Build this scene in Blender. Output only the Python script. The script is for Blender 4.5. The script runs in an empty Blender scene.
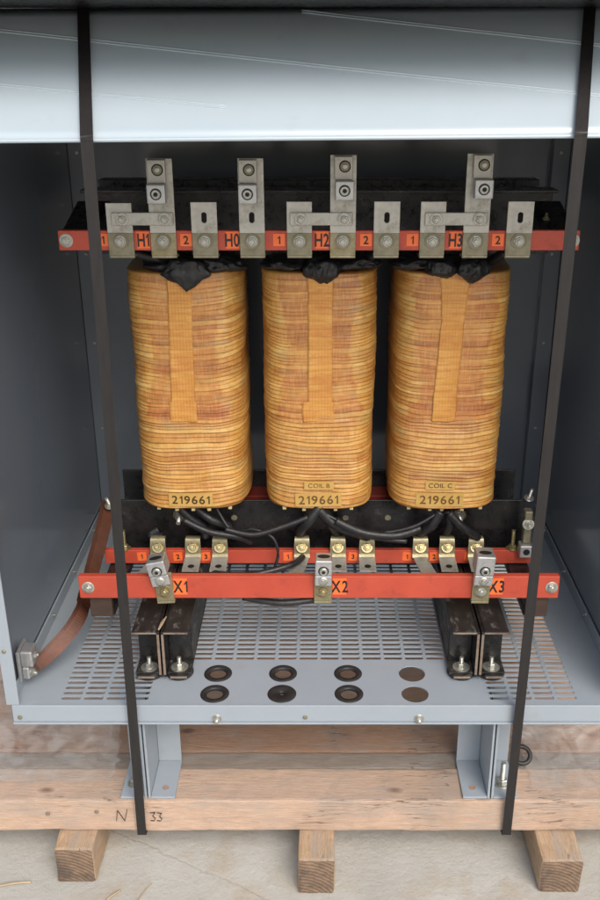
import bpy, bmesh, math, random
from mathutils import Vector, Matrix, noise
random.seed(7)
R = math.radians
scene = bpy.context.scene
C = scene.collection
V = Vector

# ------------------------------------------------------------------ materials
def new_mat(name):
    m = bpy.data.materials.new(name); m.use_nodes = True
    nt = m.node_tree
    return m, nt, nt.nodes['Principled BSDF']

def ramp(nt, fac, stops):
    n = nt.nodes.new('ShaderNodeValToRGB')
    el = n.color_ramp.elements
    el[0].position, el[0].color = stops[0][0], (*stops[0][1], 1)
    el[1].position, el[1].color = stops[-1][0], (*stops[-1][1], 1)
    for p, c in stops[1:-1]:
        e = el.new(p); e.color = (*c, 1)
    nt.links.new(fac, n.inputs['Fac'])
    return n.outputs['Color']

def noise_tex(nt, vec, scale, detail=4, rough=.6, dist=0):
    n = nt.nodes.new('ShaderNodeTexNoise')
    n.inputs['Scale'].default_value = scale; n.inputs['Detail'].default_value = detail
    n.inputs['Roughness'].default_value = rough; n.inputs['Distortion'].default_value = dist
    nt.links.new(vec, n.inputs['Vector'])
    return n.outputs['Fac']

def coords(nt, stretch=(1, 1, 1), world=False):
    if world:
        g = nt.nodes.new('ShaderNodeNewGeometry'); src = g.outputs['Position']
    else:
        t = nt.nodes.new('ShaderNodeTexCoord'); src = t.outputs['Object']
    mp = nt.nodes.new('ShaderNodeMapping'); mp.inputs['Scale'].default_value = stretch
    nt.links.new(src, mp.inputs['Vector'])
    return mp.outputs['Vector']

def mathn(nt, op, a, b=None, clamp=False):
    n = nt.nodes.new('ShaderNodeMath'); n.operation = op; n.use_clamp = clamp
    for i, x in enumerate((a, b)):
        if x is None: continue
        if isinstance(x, (int, float)): n.inputs[i].default_value = x
        else: nt.links.new(x, n.inputs[i])
    return n.outputs[0]

def mixc(nt, fac, a, b, mode='MIX'):
    n = nt.nodes.new('ShaderNodeMix'); n.data_type = 'RGBA'; n.blend_type = mode
    for i, x in ((0, fac), (6, a), (7, b)):
        if isinstance(x, (int, float)): n.inputs[i].default_value = x
        elif isinstance(x, tuple): n.inputs[i].default_value = (*x, 1)
        else: nt.links.new(x, n.inputs[i])
    return n.outputs[2]

def bump(nt, b, h, strength=.3, dist=.002):
    n = nt.nodes.new('ShaderNodeBump'); n.inputs['Strength'].default_value = strength
    n.inputs['Distance'].default_value = dist
    nt.links.new(h, n.inputs['Height']); nt.links.new(n.outputs['Normal'], b.inputs['Normal'])

def pm(name, c1, c2=None, scale=20, rough=.5, metal=0, bstr=0, bscale=None, stretch=(1, 1, 1),
       rough2=None, coat=0, dirt=None, dirt_scale=9, dirt_lo=.55, dirt_hi=.75, world=False, bdist=.002):
    m, nt, b = new_mat(name)
    vec = coords(nt, stretch, world)
    c2 = c2 or c1
    n = noise_tex(nt, vec, scale, 6, .65)
    col = ramp(nt, n, [(.3, c1), (.7, c2)])
    if dirt:
        d = noise_tex(nt, vec, dirt_scale, 8, .7)
        dm = ramp(nt, d, [(dirt_lo, (0, 0, 0)), (dirt_hi, (1, 1, 1))])
        col = mixc(nt, dm, col, dirt)
    nt.links.new(col, b.inputs['Base Color'])
    b.inputs['Metallic'].default_value = metal
    if rough2 is not None:
        r = noise_tex(nt, vec, scale * 1.7, 5, .7)
        mr = nt.nodes.new('ShaderNodeMapRange'); mr.inputs[1].default_value = .3; mr.inputs[2].default_value = .7
        mr.inputs[3].default_value = rough; mr.inputs[4].default_value = rough2
        nt.links.new(r, mr.inputs[0]); nt.links.new(mr.outputs[0], b.inputs['Roughness'])
    else:
        b.inputs['Roughness'].default_value = rough
    b.inputs['Coat Weight'].default_value = coat
    b.inputs['Coat Roughness'].default_value = .12
    if bstr:
        bump(nt, b, noise_tex(nt, vec, bscale or scale * 3, 6, .7), bstr, bdist)
    return m

M = {}
M['paint'] = pm('grey_blue_enamel', (.285, .325, .365), (.32, .36, .40), 3, .3, 0, .04, 260, coat=.15, rough2=.42,
                dirt=(.27, .28, .27), dirt_scale=16, dirt_lo=.56, dirt_hi=.95, world=True, bdist=.0006)
M['panel'] = pm('grey_blue_enamel_shaded', (.128, .150, .180), (.148, .170, .202), 2, .14, 0, .03, 200, coat=.6, rough2=.2, world=True, bdist=.0004)  # same cabinet paint darkened, interior shade put into the colour
M['hood'] = pm('hood_enamel_lit', (.40, .47, .52), (.44, .51, .56), 3, .28, 0, .03, 90, coat=.4, rough2=.36,  # cabinet paint lightened: the hood's stronger light is put into its colour
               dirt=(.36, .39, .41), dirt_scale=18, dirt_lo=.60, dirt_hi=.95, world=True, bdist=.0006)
M['black_steel'] = pm('black_varnished_steel', (.007, .0065, .007), (.018, .017, .017), 40, .15, 0, .25, 60, rough2=.5,
                      dirt=(.09, .085, .08), dirt_scale=30, dirt_lo=.62, dirt_hi=.8)
M['beam_worn'] = pm('scuffed_black_steel', (.010, .009, .008), (.03, .027, .024), 30, .35, 0, .3, 70, rough2=.6,
                    dirt=(.20, .19, .18), dirt_scale=60, dirt_lo=.56, dirt_hi=.74, stretch=(1.2, .5, 1))
M['rust_edge'] = pm('worn_rusty_edge', (.16, .10, .07), (.34, .27, .21), 60, .6, .3, .2)
M['red'] = pm('red_insulating_board', (.39, .050, .027), (.49, .074, .038), 9, .38, 0, .1, 60, rough2=.5,
              dirt=(.26, .04, .025), dirt_scale=45, dirt_lo=.54, dirt_hi=.8)
M['red_dark'] = pm('dark_red_board', (.18, .02, .012), (.25, .03, .016), 12, .4)
M['tin'] = pm('tinned_metal', (.40, .38, .34), (.54, .52, .47), 50, .34, .5, .12, 160, rough2=.55,
              dirt=(.15, .125, .08), dirt_scale=30, dirt_lo=.50, dirt_hi=.74)
M['tin_gold'] = pm('varnish_stained_metal', (.20, .165, .075), (.38, .34, .235), 60, .3, .5, .12, 160, rough2=.5,
                   dirt=(.17, .12, .04), dirt_scale=50, dirt_lo=.5, dirt_hi=.7)
M['tin_mid'] = pm('dulled_metal', (.16, .145, .09), (.30, .27, .19), 60, .36, .45, .12, 160, rough2=.55)
M['alu'] = pm('aluminium_lug', (.42, .42, .42), (.58, .58, .58), 70, .33, .75, .1, 200, rough2=.5, dirt=(.25, .23, .2), dirt_scale=60)
M['zinc'] = pm('zinc_bolt', (.34, .34, .30), (.62, .61, .56), 120, .25, .8, .12, 200, rough2=.5, dirt=(.14, .12, .07), dirt_scale=90, dirt_lo=.55, dirt_hi=.75)
M['brass'] = pm('yellow_zinc', (.26, .20, .08), (.44, .38, .22), 70, .28, .8, .05, 200, rough2=.4)
M['hole'] = pm('dark_socket', (.006, .006, .006), None, 20, .6)
M['sticker'] = pm('orange_sticker', (.80, .13, .025), (.86, .17, .04), 25, .45, dirt=(.5, .12, .04), dirt_scale=60, dirt_lo=.66, dirt_hi=.9)
M['ink'] = pm('black_ink', (.012, .010, .010), None, 20, .5)
M['brown_ink'] = pm('faded_brown_ink', (.085, .04, .01), (.17, .085, .025), 80, .5)
M['dark_ink'] = pm('dark_brown_ink', (.035, .018, .006), (.07, .035, .012), 80, .5)
M['black_wrap'] = pm('black_varnished_cloth', (.008, .008, .009), (.02, .02, .021), 60, .3, 0, .4, 140, rough2=.55)
M['cable'] = pm('black_cable', (.010, .010, .011), (.03, .03, .03), 60, .32, 0, .2, 160, rough2=.5)
M['strap'] = pm('black_strapping', (.010, .009, .009), (.020, .017, .017), 30, .40, 0, .25, 400, rough2=.55, stretch=(6, 6, .6), bdist=.0006)
M['copper'] = pm('copper_braid_strap', (.060, .023, .014), (.115, .042, .023), 30, .35, .35, .2, 200, rough2=.5,
                 dirt=(.13, .04, .02), dirt_scale=20, dirt_lo=.52, dirt_hi=.75)
M['rubber'] = pm('rubber', (.012, .012, .012), (.03, .029, .028), 60, .5, 0, .1, 100)
M['phenolic'] = pm('dark_brown_block', (.035, .02, .014), (.07, .04, .028), 20, .5, 0, .2, 80, stretch=(1, .2, 4))
M['core'] = pm('core_laminations', (.008, .007, .007), (.028, .02, .016), 8, .4, 0, .4, 60, stretch=(1, 40, 1))
M['spacer'] = pm('glass_spacer', (.50, .38, .17), (.62, .50, .28), 60, .5)
M['straw'] = pm('dry_straw', (.34, .25, .15), (.46, .37, .25), 60, .6)

def wood(name, a, b_, knot, axis=(1.2, 14, 14), dark=(.10, .07, .05), dlo=.56, dhi=.8, grey=(.36, .33, .30)):
    m, nt, b = new_mat(name)
    vec = coords(nt, axis)
    v2 = coords(nt, (1, 1, 1))
    n1 = noise_tex(nt, vec, 6, 9, .78, .9)
    vf = coords(nt, tuple(q * 2.6 if q > 5 else q * 1.5 for q in axis))
    n2 = noise_tex(nt, vf, 22, 8, .8)
    n3 = noise_tex(nt, v2, 7, 6, .6)
    col = ramp(nt, n1, [(.25, a), (.5, b_), (.75, a)])
    col = mixc(nt, ramp(nt, n2, [(.42, (0, 0, 0)), (.66, (.75, .75, .75))]), col, knot)
    col = mixc(nt, ramp(nt, n3, [(dlo, (0, 0, 0)), (dhi, (.7, .7, .7))]), col, dark)
    # knots
    vo = nt.nodes.new('ShaderNodeTexVoronoi'); vo.inputs['Scale'].default_value = 8
    kv = coords(nt, (1, 1.9, 1.9)); nt.links.new(kv, vo.inputs['Vector'])
    km = ramp(nt, vo.outputs['Distance'], [(.05, (.85, .85, .85)), (.15, (0, 0, 0))])
    col = mixc(nt, km, col, (knot[0] * .45, knot[1] * .4, knot[2] * .4))
    nt.links.new(col, b.inputs['Base Color'])
    b.inputs['Roughness'].default_value = .75
    # grey weathering and dirt in streaks, and drying cracks along the grain
    n5 = noise_tex(nt, coords(nt, tuple(q * .35 if q > 5 else q * 1.6 for q in axis)), 5, 8, .75, .4)
    col = mixc(nt, ramp(nt, n5, [(.46, (0, 0, 0)), (.70, (.65, .65, .65))]), col, grey)
    n6 = noise_tex(nt, coords(nt, tuple(q * .8 if q > 5 else q * .7 for q in axis)), 9, 3, .5, .3)
    ckk = ramp(nt, mathn(nt, 'ABSOLUTE', mathn(nt, 'SUBTRACT', n6, .5)), [(.002, (.8, .8, .8)), (.010, (0, 0, 0))])
    ckm = mathn(nt, 'MULTIPLY', ckk, ramp(nt, noise_tex(nt, v2, 8, 4, .6), [(.55, (0, 0, 0)), (.62, (1, 1, 1))]))
    col = mixc(nt, ckm, col, (.09, .05, .03))
    nt.links.new(col, b.inputs['Base Color'])
    h = mathn(nt, 'SUBTRACT', mathn(nt, 'ADD', n1, mathn(nt, 'MULTIPLY', n2, .8)), ckm)
    bump(nt, b, h, .8, .0025)
    return m
M['timber'] = wood('pale_pine_timber', (.52, .345, .245), (.65, .47, .35), (.36, .20, .13), (1.0, 16, 16), dark=(.33, .25, .19), dlo=.48, dhi=.8)
M['board'] = wood('brown_deck_board', (.36, .20, .12), (.46, .28, .18), (.26, .13, .08), (1.0, 12, 12))
M['board_grey'] = wood('grey_deck_board', (.27, .22, .18), (.34, .27, .22), (.18, .14, .11), (1.0, 12, 12))  # greyer, darker tone for the narrow board behind the front beam
M['block'] = wood('skid_timber', (.44, .28, .165), (.58, .41, .26), (.26, .15, .08), (14, 1.2, 14), dark=(.13, .09, .065), dlo=.5, dhi=.75)

def end_grain():
    m, nt, b = new_mat('end_grain')
    t = nt.nodes.new('ShaderNodeTexCoord')
    w = nt.nodes.new('ShaderNodeTexWave'); w.wave_type = 'RINGS'; w.rings_direction = 'Y'
    mp = nt.nodes.new('ShaderNodeMapping'); mp.inputs['Location'].default_value = (.03, 0, .07)
    nt.links.new(t.outputs['Object'], mp.inputs['Vector']); nt.links.new(mp.outputs['Vector'], w.inputs['Vector'])
    w.inputs['Scale'].default_value = 48; w.inputs['Distortion'].default_value = 2.2; w.inputs['Detail'].default_value = 4
    w.inputs['Detail Scale'].default_value = 2
    n = noise_tex(nt, t.outputs['Object'], 22, 7, .75)
    col = ramp(nt, w.outputs['Fac'], [(.2, (.19, .12, .075)), (.8, (.26, .17, .11))])
    col = mixc(nt, ramp(nt, n, [(.42, (0, 0, 0)), (.62, (1, 1, 1))]), col, (.10, .072, .055))
    nt.links.new(col, b.inputs['Base Color']); b.inputs['Roughness'].default_value = .85
    bump(nt, b, mathn(nt, 'ADD', n, mathn(nt, 'MULTIPLY', w.outputs['Fac'], .25)), .8, .004)
    return m
M['endgrain'] = end_grain()

def concrete():
    m, nt, b = new_mat('concrete_slab')
    v = coords(nt, (1, 1, 1), True)
    a = noise_tex(nt, v, 3.0, 8, .6)
    c = noise_tex(nt, v, 60, 8, .75)
    d = noise_tex(nt, v, 9, 8, .7)
    col = ramp(nt, a, [(.3, (.40, .385, .345)), (.55, (.49, .475, .435)), (.75, (.53, .52, .49))])
    col = mixc(nt, ramp(nt, d, [(.50, (0, 0, 0)), (.72, (.7, .7, .7))]), col, (.40, .32, .22))
    col = mixc(nt, ramp(nt, c, [(.58, (0, 0, 0)), (.78, (.55, .55, .55))]), col, (.30, .26, .2))
    vo = nt.nodes.new('ShaderNodeTexVoronoi'); vo.inputs['Scale'].default_value = 90
    nt.links.new(v, vo.inputs['Vector'])
    spk = ramp(nt, vo.outputs['Distance'], [(.05, (.6, .6, .6)), (.16, (0, 0, 0))])
    col = mixc(nt, mixc(nt, 1.0, spk, ramp(nt, noise_tex(nt, v, 13, 3), [(.5, (0, 0, 0)), (.6, (1, 1, 1))]), 'MULTIPLY'), col, (.22, .19, .15))
    # one crack
    sx = nt.nodes.new('ShaderNodeSeparateXYZ'); nt.links.new(v, sx.inputs[0])
    wob = mathn(nt, 'MULTIPLY', mathn(nt, 'SUBTRACT', noise_tex(nt, v, 24, 6, .7), .5), .03)
    ln = mathn(nt, 'ADD', mathn(nt, 'ADD', mathn(nt, 'MULTIPLY', sx.outputs[0], .525), sx.outputs[1]), .114)
    dist = mathn(nt, 'ABSOLUTE', mathn(nt, 'ADD', ln, wob))
    ck = ramp(nt, dist, [(.0004, (1, 1, 1)), (.0022, (0, 0, 0))])
    col = mixc(nt, mathn(nt, 'MULTIPLY', ck, .18), col, (.30, .20, .10))
    nt.links.new(col, b.inputs['Base Color']); b.inputs['Roughness'].default_value = .9
    h = mathn(nt, 'SUBTRACT', mathn(nt, 'ADD', c, mathn(nt, 'MULTIPLY', d, .8)), mathn(nt, 'MULTIPLY', ck, .2))
    bump(nt, b, h, .7, .004)
    return m
M['concrete'] = concrete()

def coil_mat():
    m, nt, b = new_mat('varnished_winding_tape')
    at = nt.nodes.new('ShaderNodeAttribute'); at.attribute_name = 'band'
    sep = nt.nodes.new('ShaderNodeSeparateColor'); nt.links.new(at.outputs['Color'], sep.inputs[0])
    rnd, groove, patch = sep.outputs[0], sep.outputs[1], sep.outputs[2]
    vz = coords(nt, (3, 3, 90)); v1 = coords(nt, (1, 1, 1), True); vt = coords(nt, (60, 60, 6))
    n1 = noise_tex(nt, vz, 3, 8, .7, .4)
    n2 = noise_tex(nt, v1, 9, 5, .6)
    n3 = noise_tex(nt, vt, 6, 5, .7)
    s = mathn(nt, 'ADD', mathn(nt, 'MULTIPLY', rnd, .45), mathn(nt, 'MULTIPLY', n1, .62))
    col = ramp(nt, s, [(.22, (.25, .078, .014)), (.40, (.43, .175, .030)), (.60, (.57, .29, .062)), (.82, (.67, .44, .15))])
    pc = ramp(nt, s, [(.25, (.17, .036, .010)), (.5, (.36, .092, .018)), (.75, (.54, .20, .036))])
    n4 = noise_tex(nt, coords(nt, (1, 1, 2.2), True), 14, 6, .7, .5)
    pf = mathn(nt, 'MULTIPLY', patch, ramp(nt, n4, [(.34, (.35, .35, .35)), (.56, (1, 1, 1))]))
    col = mixc(nt, pf, col, pc)
    col = mixc(nt, ramp(nt, n2, [(.5, (0, 0, 0)), (.72, (.6, .6, .6))]), col, (.46, .18, .05))
    col = mixc(nt, ramp(nt, n3, [(.45, (0, 0, 0)), (.75, (.28, .28, .28))]), col, (.82, .60, .30))
    col = mixc(nt, mathn(nt, 'MULTIPLY', groove, mathn(nt, 'ADD', .42, n1), True), col, (.12, .035, .007))
    n7 = noise_tex(nt, coords(nt, (1, 1, 1), True), 55, 6, .75)
    col = mixc(nt, ramp(nt, n7, [(.48, (0, 0, 0)), (.72, (.55, .55, .55))]), col, (.27, .115, .03))
    n8 = noise_tex(nt, coords(nt, (1, 1, 3), True), 11, 5, .7)
    col = mixc(nt, ramp(nt, n8, [(.52, (0, 0, 0)), (.68, (.42, .42, .42))]), col, (.38, .30, .12))
    nt.links.new(col, b.inputs['Base Color'])
    b.inputs['Roughness'].default_value = .42
    b.inputs['Coat Weight'].default_value = .38; b.inputs['Coat Roughness'].default_value = .2
    bump(nt, b, mathn(nt, 'ADD', n1, mathn(nt, 'MULTIPLY', n3, .6)), .55, .0014)
    return m
M['coil'] = coil_mat()

def tape_mat():
    m, nt, b = new_mat('woven_glass_tape')
    v = coords(nt, (1, 1, 1)); vz = coords(nt, (4, 4, 60))
    w1 = nt.nodes.new('ShaderNodeTexWave'); w1.bands_direction = 'X'; w1.inputs['Scale'].default_value = 60; w1.inputs['Distortion'].default_value = 1
    w2 = nt.nodes.new('ShaderNodeTexWave'); w2.bands_direction = 'Z'; w2.inputs['Scale'].default_value = 26; w2.inputs['Distortion'].default_value = 3
    nt.links.new(v, w1.inputs['Vector']); nt.links.new(v, w2.inputs['Vector'])
    n1 = noise_tex(nt, vz, 3, 6, .7); n2 = noise_tex(nt, v, 16, 5, .6)
    s = mathn(nt, 'ADD', mathn(nt, 'MULTIPLY', n1, .6), mathn(nt, 'MULTIPLY', n2, .4))
    col = ramp(nt, s, [(.36, (.42, .165, .026)), (.5, (.58, .27, .055)), (.7, (.68, .39, .115))])
    n3 = noise_tex(nt, coords(nt, (1, 1, 2), True), 20, 6, .7)
    col = mixc(nt, ramp(nt, n3, [(.48, (0, 0, 0)), (.66, (.65, .65, .65))]), col, (.46, .15, .03))
    g = mathn(nt, 'MULTIPLY', ramp(nt, w2.outputs['Fac'], [(.02, (1, 1, 1)), (.16, (0, 0, 0))]), .30)
    g1 = mathn(nt, 'MULTIPLY', ramp(nt, w1.outputs['Fac'], [(.02, (1, 1, 1)), (.2, (0, 0, 0))]), .15)
    col = mixc(nt, g, col, (.30, .13, .03)); col = mixc(nt, g1, col, (.34, .15, .04))
    nt.links.new(col, b.inputs['Base Color']); b.inputs['Roughness'].default_value = .45
    b.inputs['Coat Weight'].default_value = .2; b.inputs['Coat Roughness'].default_value = .25
    bump(nt, b, mathn(nt, 'ADD', mathn(nt, 'ADD', w1.outputs['Fac'], w2.outputs['Fac']), n1), .3, .0008)
    return m
M['tape'] = tape_mat()
M['tag'] = pm('varnished_paper_label', (.46, .27, .07), (.58, .37, .11), 30, .4, dirt=(.32, .15, .04), dirt_scale=40, dirt_lo=.6, dirt_hi=.85, coat=.2)

def film_mat():
    m = bpy.data.materials.new('clear_plastic_film'); m.use_nodes = True
    nt = m.node_tree; nt.nodes.clear()
    out = nt.nodes.new('ShaderNodeOutputMaterial')
    tr = nt.nodes.new('ShaderNodeBsdfTransparent'); tr.inputs[0].default_value = (.95, .95, .94, 1)
    b = nt.nodes.new('ShaderNodeBsdfPrincipled'); b.inputs['Base Color'].default_value = (.75, .74, .72, 1)
    b.inputs['Roughness'].default_value = .14
    v = coords(nt, (1, 1, 1), True)
    n = noise_tex(nt, v, 22, 5, .6, 1.2)
    f = nt.nodes.new('ShaderNodeMapRange'); f.inputs[1].default_value = .35; f.inputs[2].default_value = .75
    f.inputs[3].default_value = .04; f.inputs[4].default_value = .30
    nt.links.new(n, f.inputs[0])
    mx = nt.nodes.new('ShaderNodeMixShader'); nt.links.new(f.outputs[0], mx.inputs[0])
    nt.links.new(tr.outputs[0], mx.inputs[1]); nt.links.new(b.outputs[0], mx.inputs[2])
    nt.links.new(mx.outputs[0], out.inputs[0])
    return m
M['film'] = film_mat()

# ------------------------------------------------------------------ mesh builder
class MB:
    def __init__(s): s.v = []; s.f = []; s.m = []; s.sm = []; s.mats = []
    def mi(s, mat):
        if mat not in s.mats: s.mats.append(mat)
        return s.mats.index(mat)
    def add(s, verts, faces, mat, smooth=False, mtx=None):
        k = len(s.v); i = s.mi(mat)
        s.v += [tuple(mtx @ V(p)) if mtx else tuple(p) for p in verts]
        for f in faces:
            s.f.append([k + a for a in f]); s.m.append(i); s.sm.append(smooth)
        return s
    def bm(s, bm, mat, mtx=None, smooth=False):
        bm.verts.index_update()
        s.add([v.co.copy() for v in bm.verts], [[v.index for v in f.verts] for f in bm.faces], mat, smooth, mtx)
        bm.free(); return s
    def box(s, x0, x1, y0, y1, z0, z1, mat, bev=.0012, mtx=None, seg=2):
        bm = bmesh.new(); bmesh.ops.create_cube(bm, size=1)
        for v in bm.verts:
            v.co = V((x0 + (v.co.x + .5) * (x1 - x0), y0 + (v.co.y + .5) * (y1 - y0), z0 + (v.co.z + .5) * (z1 - z0)))
        if bev:
            bev = min(bev, .45 * min(abs(x1 - x0), abs(y1 - y0), abs(z1 - z0)))
            bmesh.ops.bevel(bm, geom=bm.edges[:], offset=bev, segments=seg, profile=.5, affect='EDGES')
        return s.bm(bm, mat, mtx)
    def lathe(s, prof, n, mat, mtx=None, smooth=False, phase=0):
        vs = []; fs = []
        for r, z in prof:
            for k in range(n):
                a = 2 * math.pi * k / n + phase
                vs.append((r * math.cos(a), r * math.sin(a), z))
        for i in range(len(prof) - 1):
            for k in range(n):
                a = i * n + k; b = i * n + (k + 1) % n
                fs.append((a, b, b + n, a + n))
        fs.append(tuple(range(n))[::-1]); fs.append(tuple((len(prof) - 1) * n + k for k in range(n)))
        return s.add(vs, fs, mat, smooth, mtx)
    def tube(s, pts, r, mat, n=10, smooth=True, flat=None):
        """round tube through pts (Catmull-Rom)"""
        P = spline(pts, 8)
        up = V((0, 0, 1)); vs = []; fs = []
        for i, p in enumerate(P):
            t = (P[min(i + 1, len(P) - 1)] - P[max(i - 1, 0)]).normalized()
            a = t.cross(up)
            if a.length < .1: a = t.cross(V((0, 1, 0)))
            a.normalize(); b = a.cross(t)
            rr = r(i / (len(P) - 1)) if callable(r) else r
            for k in range(n):
                q = 2 * math.pi * k / n
                vs.append(p + a * (rr * math.cos(q)) + b * (rr * math.sin(q)))
        for i in range(len(P) - 1):
            for k in range(n):
                c = i * n + k; d = i * n + (k + 1) % n
                fs.append((c, d, d + n, c + n))
        fs.append(tuple(range(n))[::-1]); fs.append(tuple((len(P) - 1) * n + k for k in range(n)))
        return s.add(vs, fs, mat, smooth)
    def ribbon(s, pts, wdir, w, t, mat, steps=8):
        """flat bar: section w (along wdir, may be a list) by t, following pts"""
        P = spline(pts, steps) if steps else [V(p) for p in pts]
        vs = []; fs = []
        for i, p in enumerate(P):
            tg = (P[min(i + 1, len(P) - 1)] - P[max(i - 1, 0)]).normalized()
            u = i / (len(P) - 1)
            wd = V(wdir(u)) if callable(wdir) else V(wdir)
            wd = (wd - tg * wd.dot(tg)).normalized(); nn = tg.cross(wd).normalized()
            ww = w(u) if callable(w) else w
            for a, b in ((-1, -1), (1, -1), (1, 1), (-1, 1)):
                vs.append(p + wd * (a * ww / 2) + nn * (b * t / 2))
        for i in range(len(P) - 1):
            for k in range(4):
                c = i * 4 + k; d = i * 4 + (k + 1) % 4
                fs.append((c, d, d + 4, c + 4))
        fs.append((3, 2, 1, 0)); e = (len(P) - 1) * 4; fs.append((e, e + 1, e + 2, e + 3))
        return s.add(vs, fs, mat)
    def bolt(s, p, axis, r, mat, h=.6, stud=.5, washer=True, wmat=None, rot=.3):
        q = V(axis).normalized().to_track_quat('Z', 'Y').to_matrix().to_4x4()
        mt = Matrix.Translation(V(p)) @ q
        z = 0
        if washer:
            s.lathe([(r * 1.50, 0), (r * 1.56, r * .04), (r * 1.56, r * .14), (r * 1.48, r * .20), (r * .9, r * .20)], 24, wmat or mat, mt, False); z = r * .24
            s.lathe([(r * 1.12, z), (r * 1.14, z + .02 * r), (r * 1.12, z + r * .2), (r * .9, z + r * .2)], 20, mat, mt); z += r * .18
        s.lathe([(r * .98, z), (r, z + r * .05), (r, z + r * (h - .12)), (r * .86, z + r * h)], 6, mat, mt, phase=rot)
        if stud:
            zz = z + r * h - .0002
            prof = [(r * .5, zz)]
            k = max(2, int(stud / .14))
            for i in range(k):
                a = zz + r * stud * (i + .5) / k; prof += [(r * .53, a), (r * .45, a + r * stud * .5 / k)]
            prof.append((r * .38, zz + r * stud))
            s.lathe(prof, 14, mat, mt)
        return s
    def build(s, name, parent=None, origin=None, mods=None):
        if not s.v: return None
        if origin is None:
            lo = [min(v[i] for v in s.v) for i in range(3)]; hi = [max(v[i] for v in s.v) for i in range(3)]
            origin = V([(a + b) / 2 for a, b in zip(lo, hi)])
            if parent is None: origin.z = lo[2]
        origin = V(origin)
        me = bpy.data.meshes.new(name)
        me.from_pydata([tuple(V(v) - origin) for v in s.v], [], s.f)
        for m in s.mats: me.materials.append(m)
        me.polygons.foreach_set('material_index', s.m); me.polygons.foreach_set('use_smooth', s.sm)
        me.update()
        o = bpy.data.objects.new(name, me); C.objects.link(o)
        place(o, origin, parent)
        return o

WL = {}
def place(o, origin, parent):
    WL[o.name] = V(origin)
    if parent is not None:
        o.parent = parent; o.location = V(origin) - WL[parent.name]
    else:
        o.location = origin

def spline(pts, n):
    P = [V(p) for p in pts]
    if len(P) == 2 or not n:
        return P
    out = []
    for i in range(len(P) - 1):
        a = P[max(i - 1, 0)]; b = P[i]; c = P[i + 1]; d = P[min(i + 2, len(P) - 1)]
        for k in range(n):
            t = k / n
            out.append(.5 * ((2 * b) + (c - a) * t + (2 * a - 5 * b + 4 * c - d) * t * t + (3 * b - a - 3 * c + d) * t ** 3))
    out.append(P[-1]); return out

def tag(o, label=None, cat=None, group=None, kind=None):
    if label: o['label'] = label
    if cat: o['category'] = cat
    if group: o['group'] = group
    if kind: o['kind'] = kind
    return o

def empty(name, loc, label, cat, group=None):
    o = bpy.data.objects.new(name, None); C.objects.link(o); o.location = loc; WL[o.name] = V(loc)
    o.empty_display_size = .05
    return tag(o, label, cat, group)

def text_mesh(body, size, bold=.0, sx=1.0, spacing=1.0, depth=.0002):
    """letters laid out one by one; the digit 1 is drawn with a flag"""
    out = []; fs = []; x = 0
    for ch in body:
        if ch == ' ': x += size * .28; continue
        if ch == '1':
            w = .085 + bold * 1.6; H = .69
            poly = [(.16, 0), (.16 + w, 0), (.16 + w, H), (.16 + w * .25, H), (.02, H - .17), (.02, H - .17 - w * .85), (.16, H - .15)]
            vs = [V((px * size, py * size, z)) for z in (-depth, depth) for px, py in poly]; k = len(poly)
            f = [list(range(k, 2 * k)), list(range(k))[::-1]] + [[i, (i + 1) % k, (i + 1) % k + k, i + k] for i in range(k)]
        else:
            cu = bpy.data.curves.new('txt', 'FONT'); cu.body = ch; cu.size = size
            cu.offset = bold * size; cu.extrude = depth; cu.resolution_u = 4
            ob = bpy.data.objects.new('txt', cu); C.objects.link(ob)
            dg = bpy.context.evaluated_depsgraph_get(); dg.update()
            me = bpy.data.meshes.new_from_object(ob.evaluated_get(dg))
            vs = [v.co.copy() for v in me.vertices]; f = [list(p.vertices) for p in me.polygons]
            bpy.data.objects.remove(ob); bpy.data.curves.remove(cu); bpy.data.meshes.remove(me)
        lo = min(v.x for v in vs); hi = max(v.x for v in vs)
        k = len(out)
        out += [V((v.x - lo + x, v.y, v.z)) for v in vs]; fs += [[k + a for a in q] for q in f]
        x += hi - lo + size * .10 * spacing
    w = x - size * .10 * spacing
    return [V(((v.x - w / 2) * sx, v.y - size * .345, v.z)) for v in out], fs

def put_text(mb, body, size, fn, mat, **kw):
    vs, fs = text_mesh(body, size, **kw)
    mb.add([fn(v) for v in vs], fs, mat)

# ------------------------------------------------------------------ ground
GZ = -.351
g = MB()
g.add([(-60, -20, GZ), (60, -20, GZ), (60, 120, GZ), (-60, 120, GZ)], [(0, 1, 2, 3)], M['concrete'])
go = g.build('ground', origin=(0, 0, GZ)); tag(go, 'pale stained concrete slab under the pallet', None, None, 'structure')

def straw(x, y, a, l, r, label):
    mb = MB(); d = V((math.cos(a), math.sin(a), 0)); z = GZ + r
    mb.tube([V((x, y, z)) - d * l / 2, V((x, y, z + .0015)) + V((-d.y, d.x, 0)) * l * .012, V((x, y, z)) + d * l / 2], r, M['straw'], 6)
    tag(mb.build('wood_splinter'), label, 'splinter', 'bits of wood lying on the concrete')
straw(-.53, -.040, .18, .06, .0022, 'long pale splinter lying on the concrete left of the left skid')
straw(-.352, -.063, .8, .03, .0016, 'short thin splinter on the concrete near the bottom edge, just right of the left skid')
straw(-.300, -.058, 1.15, .045, .0013, 'slender splinter on the concrete halfway between the left and middle skids')

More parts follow.
